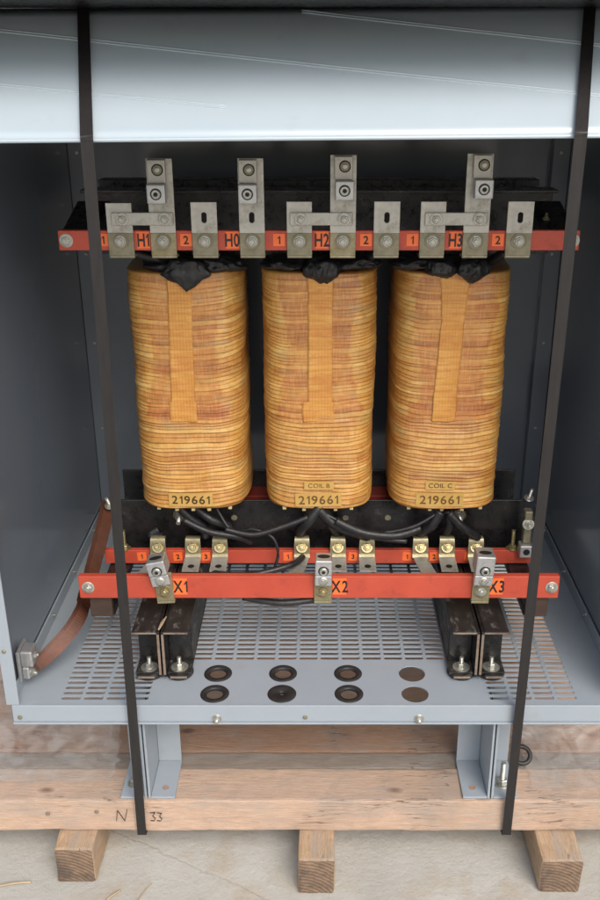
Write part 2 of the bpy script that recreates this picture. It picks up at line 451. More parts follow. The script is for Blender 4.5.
# ------------------------------------------------------------------ pallet
pal = empty('pallet', (0, .05, GZ), 'rough timber pallet with pale front beam and three skids on concrete', 'pallet')
def rough_box(x0, x1, y0, y1, z0, z1, mat, nx, amp, endmat=None, seed=0, bev=.004, ny=3, nz=4):
    """timber with slightly uneven faces and worn edges"""
    bm = bmesh.new(); bmesh.ops.create_cube(bm, size=1)
    for v in bm.verts:
        v.co = V((x0 + (v.co.x + .5) * (x1 - x0), y0 + (v.co.y + .5) * (y1 - y0), z0 + (v.co.z + .5) * (z1 - z0)))
    bmesh.ops.bevel(bm, geom=bm.edges[:], offset=bev, segments=2, profile=.6, affect='EDGES')
    for ax, n in ((0, nx), (1, ny), (2, nz)):
        lo, hi = ((x0, x1), (y0, y1), (z0, z1))[ax]
        for k in range(1, n):
            c = [0, 0, 0]; c[ax] = lo + (hi - lo) * k / n; nn = [0, 0, 0]; nn[ax] = 1
            bmesh.ops.bisect_plane(bm, geom=bm.verts[:] + bm.edges[:] + bm.faces[:], plane_co=c, plane_no=nn)
    for v in bm.verts:
        p = v.co * 14 + V((seed * 7.1, 0, 0)); q = v.co * 70 + V((seed, 3, 1))
        v.co += (noise.noise_vector(p) * amp + noise.noise_vector(q) * amp * .5)
    mb = MB()
    if endmat:
        bm.faces.ensure_lookup_table(); bm.normal_update(); bm.verts.index_update()
        vs = [v.co.copy() for v in bm.verts]
        fa = [[v.index for v in f.verts] for f in bm.faces if f.normal.y < -.7]
        fb = [[v.index for v in f.verts] for f in bm.faces if not f.normal.y < -.7]
        mb.add(vs, fb, mat); mb.add(vs, fa, endmat); bm.free()
    else: mb.bm(bm, mat)
    return mb
beam = rough_box(-.80, .80, .008, .088, -.275, -.208, M['timber'], 110, .0017, seed=1).build('front_beam', pal)
# handwritten marks on the beam face
def stroke(mb, pts, w=.0008, y=.0058):
    P = [V((x, y, z)) for x, z in pts]
    for a, b in zip(P, P[1:]):
        mb.ribbon([a, b], (b - a).cross(V((0, 1, 0))), w, .0012, M['ink'], 0)
mk = MB()
def n_(x, z, s): return x * s, z
def glyph(cx, cz, s, polys):
    for pl in polys: stroke(mk, [(cx + x * s, cz + z * s) for x, z in pl])
glyph(-.342, -.240, .014, [[(-.7, -.8), (-.45, .9), (.35, -.8), (.75, 1.0)]])
mk.build('pencil_mark', beam); mk = MB()
glyph(-.2835, -.242, .010, [[(-.9, .9), (0, .9), (-.5, .2), (0, -.3), (-.3, -.9), (-.9, -.8)]])
mk.build('pencil_mark', beam); mk = MB()
glyph(-.2835, -.242, .010, [[(.3, .9), (1.1, .8), (.7, .1), (1.1, -.4), (.8, -.95), (.2, -.8)]])
mk.build('pencil_mark', beam)
rough_box(-.78, .78, .092, .135, -.232, -.212, M['board_grey'], 50, .0010, seed=2).build('deck_board', pal)
rough_box(-.76, .79, .139, .415, -.236, -.214, M['board'], 50, .0012, seed=3).build('deck_board', pal)
rough_box(-.77, .78, .435, .585, -.238, -.216, M['board'], 50, .0012, seed=4).build('deck_board', pal)
rough_box(-.77, .78, .62, .72, -.275, -.212, M['timber'], 40, .0012, seed=5).build('rear_beam', pal)
for i, (x0, x1, y0, rz) in enumerate(((-.455, -.387, -.035, -.03), (-.036, .027, -.058, 0), (.377, .448, -.058, .02))):
    rough_box(x0, x1, y0, .72, -.351, -.2765, M['block'], 5, .0022, M['endgrain'], seed=9 + i, bev=.006, ny=40, nz=5).build('skid', pal)
# nail heads
for x, z in ((-.385, -.232), (-.306, -.231), (-.47, -.236)):
    nb = MB(); nb.lathe([(.004, 0), (.004, .001), (.003, .0018)], 12, M['rust_edge'], Matrix.Translation((x, .0072, z)) @ Matrix.Rotation(R(90), 4, 'X'))
    nb.build('nail', beam)

# ------------------------------------------------------------------ cabinet
cab = empty('transformer_cabinet', (0, .36, -.208), 'open grey blue sheet metal cabinet with sloped hood and slotted floor', 'cabinet')
# floor with slots and round holes
fl = MB()
def plate(rects):
    vs = []; fs = []
    def q(*p):
        k = len(vs); vs.extend(p); fs.append(tuple(range(k, k + len(p))))
    def rect(x0, x1, y0, y1):
        if x1 - x0 > 1e-5 and y1 - y0 > 1e-5: q((x0, y0, 0), (x1, y0, 0), (x1, y1, 0), (x0, y1, 0))
    def slot_cell(x0, x1, y0, y1, hx, hy):
        cx, cy = (x0 + x1) / 2, (y0 + y1) / 2
        r = hy * .55
        inner = []
        for sx, sy, a0 in ((1, -1, -90), (1, 1, 0), (-1, 1, 90), (-1, -1, 180)):
            for k in range(3):
                a = R(a0 + 45 * k); inner.append((cx + sx * (hx - r) + r * math.cos(a), cy + sy * (hy - r) + r * math.sin(a), 0))
        outer = [(x1, y0, 0), (x1, y1, 0), (x0, y1, 0), (x0, y0, 0)]
        for c in range(4):
            i = c * 3
            q(outer[c], inner[i + 1], inner[i]); q(outer[c], inner[i + 2], inner[i + 1])
            q(outer[c], outer[(c + 1) % 4], inner[(i + 3) % 12], inner[i + 2])
    def hole_cell(cx, cy, h, r, N=32):
        ins = [(cx + r * math.cos(2 * math.pi * k / N), cy + r * math.sin(2 * math.pi * k / N), 0) for k in range(N)]
        outs = []
        for k in range(N):
            c, s_ = math.cos(2 * math.pi * k / N), math.sin(2 * math.pi * k / N); m_ = max(abs(c), abs(s_))
            outs.append((cx + h * c / m_, cy + h * s_ / m_, 0))
        for k in range(N):
            j = (k + 1) % N; q(outs[k], outs[j], ins[j], ins[k])
    def slots(x0, y0, nx, ny, px, py, hx, hy):
        for i in range(nx):
            for j in range(ny):
                slot_cell(x0 + i * px, x0 + (i + 1) * px, y0 + j * py, y0 + (j + 1) * py, hx, hy)
    px, py = .0371, .0142
    X = .4985; Yb = .72
    # side groups
    xs0, xs1 = -.4265, -.4265 + 4 * px
    ny = 43; ys = .010
    for sgn in (-1, 1):
        a = xs0 if sgn < 0 else -xs1
        slots(a, ys, 4, ny, px, py, .0160, .0046)
    rect(-X, xs0, 0, Yb); rect(-xs0, X, 0, Yb)
    rect(xs0, xs1, 0, ys); rect(-xs1, -xs0, 0, ys)
    rect(xs0, xs1, ys + ny * py, Yb); rect(-xs1, -xs0, ys + ny * py, Yb)
    gx = 6 * px; cy0 = .122; nyc = 35
    rect(xs1, -gx, 0, Yb); rect(gx, -xs1, 0, Yb)
    slots(-gx, cy0, 12, nyc, px, py, .0160, .0046)
    rect(-gx, gx, cy0 + nyc * py, Yb)
    hx = (-.1727, -.0615, .0496, .159); h = .0262
    prev = -gx
    for c in hx:
        rect(prev, c - h, 0, cy0); prev = c + h
        rect(c - h, c + h, 0, .0275 - h); hole_cell(c, .0275, h, .0225)
        rect(c - h, c + h, .0275 + h, .0835 - h); hole_cell(c, .0835, h, .0225)
        rect(c - h, c + h, .0835 + h, cy0)
    rect(prev, gx, 0, cy0)
    return vs, fs
vs, fs = plate(None)
fl.add(vs, fs, M['paint'])
fo = fl.build('floor_tray', cab)
bm = bmesh.new(); bm.from_mesh(fo.data); bmesh.ops.remove_doubles(bm, verts=bm.verts[:], dist=1e-5); bmesh.ops.recalc_face_normals(bm, faces=bm.faces[:])
if sum(f.normal.z for f in bm.faces) < 0: bmesh.ops.reverse_faces(bm, faces=bm.faces[:])
bm.to_mesh(fo.data); bm.free()
sol = fo.modifiers.new('thickness', 'SOLIDIFY'); sol.thickness = .0022; sol.offset = -1

lip = MB()
lip.box(-.5, .5, -.0045, -.0003, -.031, .0012, M['paint'], .0012)
lip.box(-.5, .5, -.0075, .030, -.0345, -.0315, M['paint'], .0008)
lipo = lip.build('front_lip', cab)
for x in (-.167, .1635):
    b = MB(); b.bolt((x, -.0045, -.0245), (0, -1, 0), .0052, M['zinc'], h=.8, stud=1.0, washer=True); b.build('bolt', lipo)
for x in (-.4885, -.0225, .4885):
    b = MB(); b.lathe([(.004, 0), (.0038, .0012), (.002, .002)], 12, M['tin_mid'], Matrix.Translation((x, -.0045, -.022)) @ Matrix.Rotation(R(90), 4, 'X')); b.build('screw', lipo)

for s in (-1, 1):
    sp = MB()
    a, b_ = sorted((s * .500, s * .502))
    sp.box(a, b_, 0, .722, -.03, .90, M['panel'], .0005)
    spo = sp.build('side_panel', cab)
    fr = MB()
    a, b_ = sorted((s * .487, s * .508)); fr.box(a, b_, -.0040, -.0008, .0022, .90, M['paint'], .0008)
    a, b_ = sorted((s * .5028, s * .508)); fr.box(a, b_, -.0006, .03, .0022, .90, M['paint'], .0008)
    fr.lathe([(.0035, 0), (.0033, .001), (.002, .002)], 12, M['tin_mid'], Matrix.Translation((s * .499, -.004, .105)) @ Matrix.Rotation(R(90), 4, 'X'))
    fr.build('front_post', cab)
    rl = MB()
    a, b_ = sorted((s * .4985, s * .4955)); rl.box(a, b_, .002, .70, .0, .026, M['paint'], .0006)
    rlo = rl.build('base_rail', cab)
    for y in (.10, .24, .40, .58):
        b = MB(); b.bolt((s * .4955, y, .018), (-s, 0, 0), .0034, M['zinc'], h=.7, stud=1.3, washer=False); b.build('screw', rlo)
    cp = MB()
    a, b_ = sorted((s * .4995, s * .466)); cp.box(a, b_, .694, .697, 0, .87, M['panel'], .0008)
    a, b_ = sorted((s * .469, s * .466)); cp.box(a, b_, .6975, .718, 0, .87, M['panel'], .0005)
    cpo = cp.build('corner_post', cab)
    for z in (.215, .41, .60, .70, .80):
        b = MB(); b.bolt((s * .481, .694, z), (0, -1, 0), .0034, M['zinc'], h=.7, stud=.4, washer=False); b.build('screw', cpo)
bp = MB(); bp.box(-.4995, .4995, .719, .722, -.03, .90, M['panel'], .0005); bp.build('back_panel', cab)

# hood: sloped front skirt with hemmed lower edge, dark overhang added above to shade it
hd = MB()
bl, br_ = .8785, .888       # lower edge height at left and right (slightly racked)
def hood_pt(u, v, off=0):    # u along X (-1..1), v up the face
    x = u * .56
    y = -.062 + .235 * v; z0 = bl + (br_ - bl) * (u + 1) / 2
    z = z0 + .200 * v
    n = V((0, -.200, .235)).normalized()
    bulge = .0016 * noise.noise(V((x * 3, v * 2, 1.3)))
    return V((x, y, z)) + n * (off + bulge)
N, Mv = 60, 14
vs = []; fs = []
for j in range(Mv + 1):
    for i in range(N + 1): vs.append(hood_pt(-1 + 2 * i / N, .76 * j / Mv))
for j in range(Mv):
    for i in range(N):
        a = j * (N + 1) + i; fs.append((a, a + 1, a + N + 2, a + N + 1))
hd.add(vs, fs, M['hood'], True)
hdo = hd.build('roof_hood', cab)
so = hdo.modifiers.new('t', 'SOLIDIFY'); so.thickness = .002; so.offset = -1
hem = MB()
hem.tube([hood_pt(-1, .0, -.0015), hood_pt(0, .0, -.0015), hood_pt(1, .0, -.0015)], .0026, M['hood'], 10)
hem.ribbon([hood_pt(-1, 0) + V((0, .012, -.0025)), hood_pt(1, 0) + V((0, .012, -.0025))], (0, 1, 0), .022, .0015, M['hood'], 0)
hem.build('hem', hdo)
cr = MB()
for (u0, v0, u1, v1) in ((-1, .713, 1.0, .106), (-1, .393, -.207, .178), (-.04, .74, 1.0, .394)):
    P = [hood_pt(u0 + (u1 - u0) * t, v0 + (v1 - v0) * t, .0002) for t in (0, .2, .4, .6, .8, 1)]
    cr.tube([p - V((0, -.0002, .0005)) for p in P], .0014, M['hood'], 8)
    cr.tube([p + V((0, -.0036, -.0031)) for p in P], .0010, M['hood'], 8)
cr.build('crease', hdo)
rf = MB()
rf.box(-.57, .57, -.085, .76, 1.0335, 1.049, M['black_steel'], .002)  # black overhang, mostly out of view, shaped to darken hood top and interior
rf.box(-.57, .57, .70, .722, .901, 1.033, M['panel'], .001)
rf.box(-.57, -.565, .12, .70, .901, 1.033, M['panel'], .001)
rf.box(.565, .57, .12, .70, .901, 1.033, M['panel'], .001)
rf.build('shading_roof', cab)

# feet: folded channel brackets back to back
for s in (-1, 1):
    xc = s * .2955
    ft = MB()
    for t in (-1, 1):
        w0, w1 = sorted((xc + t * .0012, xc + t * .0052))
        ft.box(w0, w1, .012, .106, -.2075, -.0355, M['paint'], .0008)
        w0, w1 = sorted((xc + t * .0055, xc + t * .047))
        ft.box(w0, w1, .012, .106, -.2075, -.2035, M['paint'], .0008)
        ft.box(w0, w1, .012, .106, -.0395, -.0355, M['paint'], .0008)
        w0, w1 = sorted((xc + t * .0056, xc + t * .0465))
        ft.box(w0, w1, .103, .106, -.2030, -.0400, M['paint'], .0005)
    inner = -s
    ft.lathe([(.0055, 0), (.0055, .0006)], 20, M['board'], Matrix.Translation((xc + inner * .028, .034, -.2034)))
    fto = ft.build('foot', cab)
    b = MB(); p = (xc + s * .026, .045, -.2034)
    b.bolt(p, (0, 0, 1), .0095, M['zinc'], h=.75, stud=3.6, washer=True); b.build('anchor_bolt', fto)

# rubber grommets in the round holes
for j, cy in enumerate((.0835, .0275)):
    for i, c in enumerate((-.1727, -.0615, .0496, .159)):
        if i == 3: continue
        g = MB()
        mt = Matrix.Translation((c, cy, 0))
        ri = .0135 if (j, i) != (1, 1) else .004
        prof = [(ri + .001, -.004), (ri, -.001), (ri + .001, .0012), (.0195, .0018), (.0232, .0012), (.0240, .0003)]
        vs = []; fs = []; n = 36
        for r_, z in prof:
            for k in range(n):
                a = 2 * math.pi * k / n; vs.append((c + r_ * math.cos(a), cy + r_ * math.sin(a), z))
        for q in range(len(prof) - 1):
            for k in range(n):
                a = q * n + k; b_ = q * n + (k + 1) % n; fs.append((a, b_, b_ + n, a + n))
        g.add(vs, fs, M['rubber'], True); g.build('grommet', cab)
# ground lug on the left wall
gl = MB()
gl.box(-.4948, -.490, .030, .075, .022, .078, M['alu'], .001)
gl.box(-.4898, -.470, .036, .066, .046, .076, M['alu'], .003)
gl.box(-.4898, -.478, .036, .066, .022, .0455, M['alu'], .003)
gl.bolt((-.470, .051, .061), (1, 0, 0), .006, M['zinc'], washer=False)
gl.bolt((-.4775, .046, .031), (1, -.4, 0), .006, M['zinc'], stud=.9)
gl.build('grounding_lug', cab)

# ------------------------------------------------------------------ transformer
TC = V((0, .38, .006))
tr = empty('transformer', TC, 'dry type transformer with three amber wound coils and red terminal bars', 'transformer')

# support beams (channels back to back)
for s, xc in ((-1, -.2635), (1, .268)):
    b = MB()
    Y0, Y1 = .064, .64
    for t in (-1, 1):
        def bx(xa, xb, ya, yb, za, zb, mat, bev=.001):
            q0, q1 = sorted((xc + t * xa, xc + t * xb)); b.box(q0, q1, ya, yb, za, zb, mat, bev)
        bx(.0012, .0062, Y0, Y1, .007, .096, M['black_steel'])
        bx(.0063, .047, Y0, Y1, .0918, .0965, M['beam_worn'])
        bx(.0063, .047, Y0 + .006, Y1, .007, .0125, M['beam_worn'], .0010)
        bx(.0103, .043, Y0 - .004, Y0 + .0058, .007, .0125, M['beam_worn'], .0024)
        bx(.0016, .0058, Y0 - .0012, Y0 - .0003, .0125, .092, M['rust_edge'], .0003)
        bx(.0058, .046, Y0 - .0010, Y0 - .0003, .0925, .0955, M['rust_edge'], .0003)
        bx(.013, .041, Y0 - .0052, Y0 - .0042, .0078, .0115, M['rust_edge'], .0003)
        bx(.0066, .0445, Y0 + .040, Y0 + .044, .0128, .0915, M['black_steel'], .0005)
        bx(.0440, .0462, Y0 + .0445, Y1, .0128, .0915, M['beam_worn'], .0005)
    bo = b.build('support_beam', tr)
    for t in (-1, 1):
        q = MB(); q.bolt((xc + t * .0255, Y0 + .020, .0126), (0, 0, 1), .0070, M['zinc'], h=.9, stud=1.7, rot=.2 * t)
        q.lathe([(.0145, -.0003), (.015, .0006), (.015, .0014), (.0135, .0020), (.008, .0020)], 28, M['zinc'], Matrix.Translation((xc + t * .0255, Y0 + .020, .0126)))
        q.build('bolt', bo)
        q = MB(); q.lathe([(.0225, .0005), (.0235, .002), (.0235, .0050), (.0225, .0066)], 28, M['rubber'], Matrix.Translation((xc + t * .0255, Y0 + .021, 0)), True)
        q.build('rubber_pad', bo)
sl = MB(); sl.tube([(-.266, .068, .0982), (-.263, .088, .0984), (-.259, .108, .0980)], lambda u: .0012 + .0016 * math.sin(math.pi * min(1, u * 1.1)), M['block'], 7)
tag(sl.build('wood_splinter', origin=(-.257, .11, .0966)), 'brown wood sliver lying on the left black support beam', 'splinter', 'bits of wood lying on the concrete')

# lower clamps
for name, y0, y1, zt, hw in (('core_clamp', .334, .339, .209, .388), ('core_clamp', .440, .445, .224, .388)):
    c = MB()
    c.box(-hw, hw, y0, y1, .098, zt, M['black_steel'], .001)
    if y0 < .4:
        c.box(-hw, hw, y0 - .045, y0 - .0003, .0975, .1022, M['black_steel'], .001)
        for x in (-.30, -.285, -.05, .05, .292, .307, .2, -.2):
            c.box(x - .0045, x + .0045, y0 - .0006, y0 - .0002, .170, .178, M['hole'], 0)
        for x in (-.15, -.012, .06, .14):
            c.lathe([(.006, 0), (.0055, .0008)], 16, M['tin_mid'], Matrix.Translation((x - .01, y0 - .0002, .172)) @ Matrix.Rotation(R(90), 4, 'X'))
        for x in (-.262, .264):
            c.bolt((x, y0 - .0004, .178), (0, -1, -.15), .0085, M['zinc'], h=.9, stud=1.9, wmat=M['tin_mid'])
    else:
        c.box(-hw, hw, y1 + .0003, y1 + .04, .0975, .1022, M['black_steel'], .001)
    c.build(name, tr)
yk = MB()
yk.box(-.33, .33, .3395, .4395, .105, .165, M['core'], .001)
yk.build('lower_yoke', tr)
yk = MB(); yk.box(-.33, .33, .3455, .4345, .664, .765, M['core'], .001); yk.build('upper_yoke', tr)
for x in (-.228, 0, .228):
    c = MB(); c.box(x - .03, x + .03, .346, .434, .1895, .6635, M['core'], .001); c.build('core_leg', tr)
# upper clamps
for y0 in (.334, .437):
    c = MB()
    c.box(-.385, .385, y0, y0 + .005, .668, .777, M['black_steel'], .001)
    if y0 < .4: c.box(-.385, .385, y0 - .035, y0 - .0003, .772, .777, M['black_steel'], .001)
    else: c.box(-.385, .385, y0 + .0053, y0 + .04, .772, .777, M['black_steel'], .001)
    c.build('core_clamp', tr)
for s in (-1, 1):
    c = MB()
    pr = [(.205, .699), (.205, .722), (.27, .738), (.3335, .755), (.3335, .700)]
    a, b_ = sorted((s * .345, s * .398))
    k = len(pr)
    vs = [(a, y, z) for y, z in pr] + [(b_, y, z) for y, z in pr]
    fs = [tuple(range(k)), tuple(range(k, 2 * k))[::-1]] + [(i, i + k, (i + 1) % k + k, (i + 1) % k) for i in range(k)]
    c.add(vs, fs, M['black_steel'])
    c.bolt((s * .36, .262, .7365), (0, -.2, 1), .0045, M['tin_mid'], stud=1.4)
    c.build('bar_bracket', tr)
    c = MB()
    a, b_ = sorted((s * .352, s * .390))
    c.box(a, b_, .121, .1335, .090, .150, M['phenolic'], .0015)
    c.box(a, b_, .134, .333, .084, .1005, M['black_steel'], .0015)
    c.build('bar_bracket', tr)

# coils
A, B, NE = .0975, .120, 3.9
CY = .392; Z0, Z1 = .2205, .648
def bar_y(x, grow=0):
    t = min(1, abs(x) / (A + grow)); return CY - (B + grow) * (1 - t ** NE) ** (1 / NE)
def coil(cx, seed, strip, name_lines):
    rnd = random.Random(seed)
    nz, nt_ = 400, 128
    # band boundaries
    zs = [Z0]; 
    while zs[-1] < Z1:
        zs.append(zs[-1] + rnd.uniform(.0048, .0100))
    offs = [rnd.uniform(-1, 1) for _ in zs]; cols = [rnd.random() for _ in zs]; dep = [rnd.uniform(.4, 1) for _ in zs]
    vs = []; fs = []; att = []
    def bandinfo(z):
        lo, hi = 0, len(zs) - 1
        while hi - lo > 1:
            m_ = (lo + hi) // 2
            if zs[m_] <= z: lo = m_
            else: hi = m_
        t = (z - zs[lo]) / (zs[lo + 1] - zs[lo]) if lo + 1 < len(zs) else .5
        return lo, t
    zm = Z0 + .173
    for j in range(nz + 1):
        z = Z0 + (Z1 - Z0) * j / nz
        endf = min(1, min(j, nz - j) / 3)
        for k in range(nt_):
            th = 2 * math.pi * k / nt_
            c, s_ = math.cos(th), math.sin(th)
            x = A * math.copysign(abs(c) ** (2 / NE), c); y = B * math.copysign(abs(s_) ** (2 / NE), s_)
            wob = .0065 * noise.noise(V((x * 8, y * 8, z * 7 + seed))) + .0026 * noise.noise(V((x * 26, y * 26, z * 30 + seed * 2)))
            zz = min(max(z + wob - .004 * (x / A) ** 2, Z0), Z1 - 1e-4)
            i, t = bandinfo(zz)
            upper = 1 if z > zm else 0
            mid_ = max(0, 1 - (abs(x) / .070) ** 4) if (upper and y < 0) else 0
            gr = max(0, 1 - t / .22)
            amp = .00135 - .00095 * mid_
            # each turn overlaps the one below: proud lower lip, tucked upper edge
            o = offs[i] * .0007 * (1 - .5 * mid_) + amp * ((1 - t) ** 1.2 * min(1, t / .16)) * 1.5
            o += (.0030 - .0014 * mid_) * noise.noise(V((x * 10, y * 10, z * 11 + seed * 3))) + .0008 * noise.noise(V((x * 45, y * 45, z * 60 + seed)))
            o -= (1 - endf) ** 2 * .003
            L = math.hypot(x / A ** 2, y / B ** 2) or 1
            nx_, ny_ = (x / A ** 2) / L, (y / B ** 2) / L
            vs.append((cx + x + nx_ * o, CY + y + ny_ * o, z))
            ragged = .006 * noise.noise(V((x * 40, z * 40, seed)))
            pt = 0
            if y < 0:
                if z > zm + ragged * .4 and abs(x) < .060 + ragged + .008 * math.sin(z * 25 + seed): pt = .55 + .45 * abs(noise.noise(V((0, z * 60, seed + 5)))) * 2
                if zm < z < zm + .028 and abs(x) < .072 + ragged: pt = 1
            gg = gr * dep[i] * (1.0 - .55 * mid_)
            bi = int((z + .003 * seed) / .021 + .35 * math.sin(x * 30 + seed)); bj = int((x + .1 + .006 * (bi % 3)) / .033)
            rr_ = (math.sin(bi * 12.9898 + bj * 78.233 + seed * 3.1) * 43758.5453) % 1.0
            cc = .62 * cols[i] + .38 * rr_
            att.append((cc, min(1, gg), min(1, pt * (.72 + .45 * rr_)), 1))
    for j in range(nz):
        for k in range(nt_):
            a = j * nt_ + k; b_ = j * nt_ + (k + 1) % nt_
            fs.append((a, b_, b_ + nt_, a + nt_))
    # recessed annular ends
    def cap(j, z, flip):
        base = len(vs)
        for k in range(nt_):
            p = vs[j * nt_ + k]; vs.append((cx + (p[0] - cx) * .55, CY + (p[1] - CY) * .55, z)); att.append((.5, .8, 0, 1))
        for k in range(nt_):
            a = j * nt_ + k; b_ = j * nt_ + (k + 1) % nt_; c_ = base + (k + 1) % nt_; d = base + k
            fs.append((a, d, c_, b_) if not flip else (a, b_, c_, d))
        fs.append(tuple(base + k for k in range(nt_)) if flip else tuple(base + k for k in range(nt_))[::-1])
    cap(0, Z0 + .004, False); cap(nz, Z1 - .004, True)
    mb = MB(); mb.add(vs, fs, M['coil'], True)
    o = mb.build('coil', tr)
    ca = o.data.color_attributes.new('band', 'FLOAT_COLOR', 'POINT')
    flat = [c for q in att for c in q]; ca.data.foreach_set('color', flat)
    # vertical tape strip on the front
    sm = MB(); sv = []; sf = []; n = 120; mcols = 14
    for j in range(n + 1):
        z = zm - .004 + (Z1 + .002 - zm + .004) * j / n
        u = j / n
        xc_, hw = strip(u)
        for i in range(mcols + 1):
            e_ = -1 + 2 * i / mcols
            x = xc_ + (hw + .0018) * e_ + .0016 * e_ ** 3 * noise.noise(V((e_ * 2, z * 45, seed))) + .0010 * noise.noise(V((2, z * 14, seed)))
            y = bar_y(x, .0021 + .0010 * noise.noise(V((x * 14, 1, z * 12 + seed))) + .0006 * noise.noise(V((x * 40, 0, z * 50 + seed))))
            sv.append((cx + x, y, z + .0035 * (1 - u) * noise.noise(V((x * 60, 0, seed))) if j == 0 else z))
    for j in range(n):
        for i in range(mcols):
            a = j * (mcols + 1) + i; sf.append((a, a + 1, a + mcols + 2, a + mcols + 1))
    sm.add(sv, sf, M['tape'], True); so_ = sm.build('tape_strip', o)
    m_ = so_.modifiers.new('t', 'SOLIDIFY'); m_.thickness = .0006; m_.offset = -1
    # paper label(s)
    for body, x, z, w, h, size, ink, rot in name_lines:
        lb = MB(); lv = []; lf = []; n = 16
        ca_, sa_ = math.cos(rot), math.sin(rot)
        def surf(px, pz, off):
            X_ = x + px * ca_ - pz * sa_; Z_ = z + px * sa_ + pz * ca_
            return V((cx + X_, bar_y(X_, .0042) - off, Z_))
        for j in range(3):
            for i in range(n + 1): lv.append(surf(-w / 2 + w * i / n, -h / 2 + h * j / 2, 0))
        for j in range(2):
            for i in range(n):
                a = j * (n + 1) + i; lf.append((a, a + 1, a + n + 2, a + n + 1))
        lb.add(lv, lf, M['tag'])
        put_text(lb, body, size, lambda v: surf(v.x, v.y, .0005 + v.z * .5), M[ink], bold=.012 if size > .015 else .0, sx=1.02, spacing=1.35)
        # thin printed border
        for sx_ in (-1, 1):
            pass
        lb.build('number_label', o)
    # little spacers peeping out below
    for k in range(5):
        x = -.062 + .031 * k + rnd.uniform(-.006, .006)
        y = bar_y(x) + .004
        q = MB(); q.box(cx + x - .0033, cx + x + .0033, y, y + .05, Z0 - .006, Z0 + .001, M['spacer'], .0008); q.build('spacer', o)
    return o

def st_left(u): return (-.003 - .006 * (1 - u) + .002, .0185 + (.003 if u < .14 else 0) - .001 * u)
def st_mid(u): return (.002 - (.004 if u < .14 else 0), .0185 + (.007 if u < .14 else 0))
def st_right(u): return (-.012 + .008 * min(1, u * 1.4) - .001, .0185 - (.001 if u > .2 else 0) + .006 * max(0, u - .75) * 4)
co1 = coil(-.228, 11, st_left, [('219661', -.002, .241, .079, .026, .0225, 'dark_ink', -.01)])
co2 = coil(.0, 23, st_mid, [('219661', -.001, .241, .083, .026, .0235, 'brown_ink', .02), ('COIL B', .0, .269, .053, .016, .012, 'brown_ink', .0)])
co3 = coil(.228, 37, st_right, [('219661', -.0115, .241, .085, .026, .0235, 'brown_ink', .0), ('COIL C', -.0115, .269, .053, .016, .0125, 'dark_ink', .0)])
tag(co1, 'left amber coil with only a number label near its foot'); tag(co2, 'middle amber coil with COIL B label'); tag(co3, 'right amber coil with COIL C label')

# black wrapped lead ends bulging over the coil tops
def wad(cx, y, z, sx, sy, sz, seed, parent, point=0):
    bm = bmesh.new(); bmesh.ops.create_icosphere(bm, subdivisions=5, radius=1)
    for v in bm.verts:
        p = v.co.copy()
        if point: 
            q = max(0, -p.z); p.x *= (1 - point * q)
        d = 1 + .28 * noise.noise(p * 1.5 + V((seed, 0, 0))) + .10 * (1 - abs(noise.noise(V((p.x * 3.2, p.y * 3, p.z * 1.2)) + V((0, seed, 0)))) * 2) + .02 * noise.noise(p * 7)
        v.co = V((p.x * sx * d + cx, p.y * sy * d + y, p.z * sz * d + z))
    MB().bm(bm, M['black_wrap'], None, True).build('lead_wrap', parent)
wad(-.245, .300, .660, .048, .026, .012, 1, co1)
wad(-.217, .2665, .647, .034, .008, .026, 2, co1, .95)
wad(-.165, .30, .660, .045, .03, .014, 3, co1)
wad(.004, .274, .655, .027, .020, .020, 4, co2)
wad(-.055, .30, .660, .035, .03, .010, 5, co2)
wad(.055, .30, .662, .045, .03, .012, 6, co2)
wad(.200, .277, .657, .023, .02, .016, 7, co3)
wad(.250, .272, .657, .025, .02, .019, 8, co3)
wad(.155, .30, .662, .035, .03, .012, 9, co3)

for x, xt, p in ((-.245, -.262, co1), (-.215, -.315, co1), (-.165, -.175, co1), (-.03, -.028, co2), (.01, .035, co2), (.06, .10, co2), (.20, .172, co3), (.245, .235, co3), (.27, .305, co3)):
    b = MB(); b.tube([(x, .305, .652), ((x + xt) / 2, .29, .668), (xt, .262, .690), (xt, .225, .712), (xt, .207, .722)], lambda u: .0085 - .002 * u, M['black_wrap'], 10); b.build('wrapped_lead', p)
# red strips between the coils and below
rb = MB(); rb.box(-.20, .20, .395, .4395, .1655, .189, M['red_dark'], .001); rb.build('insulating_strip', tr)

# ---- terminal bars
def red_bar(y, z0, z1, hw, t=.012):
    b = MB(); b.box(-hw, hw, y, y + t, z0, z1, M['red'], .0012)
    return b.build('terminal_bar', tr)
TY = .190; LY = .108; RY = .283
top = red_bar(TY, .7005, .7305, .3975)
low = red_bar(LY, .1345, .1765, .4015)
rear = red_bar(RY, .1025, .130, .3985)
tag(top, 'upper red bar across the coil tops'); tag(low, 'front lower red bar marked X1 to X3'); tag(rear, 'rear lower red bar with the small numbered tabs')
def end_bolt(bar, x, y, z, r=.0068):
    b = MB(); b.bolt((x, y, z), (0, -1, 0), r, M['zinc'], h=.5, stud=.25, wmat=M['spacer'] if False else M['tin']); b.build('bolt', bar)
for x in (-.3855, .3975 - .0105): end_bolt(top, x, TY, .7155)
for x in (-.386, .389): end_bolt(low, x, LY, .1555)
for x in (-.36, .36):
    b = MB()
    b.lathe([(.0032, 0)] + [(.0032 + .0006 * (i % 2), .001 + i * .0016) for i in range(44)], 12, M['brass'], Matrix.Translation((x - .002 if x < 0 else x, .291, .098)))
    b.bolt((x - .002 if x < 0 else x, .291, .1302), (0, 0, 1), .0075, M['brass'], stud=0)
    b.build('threaded_stud', rear)

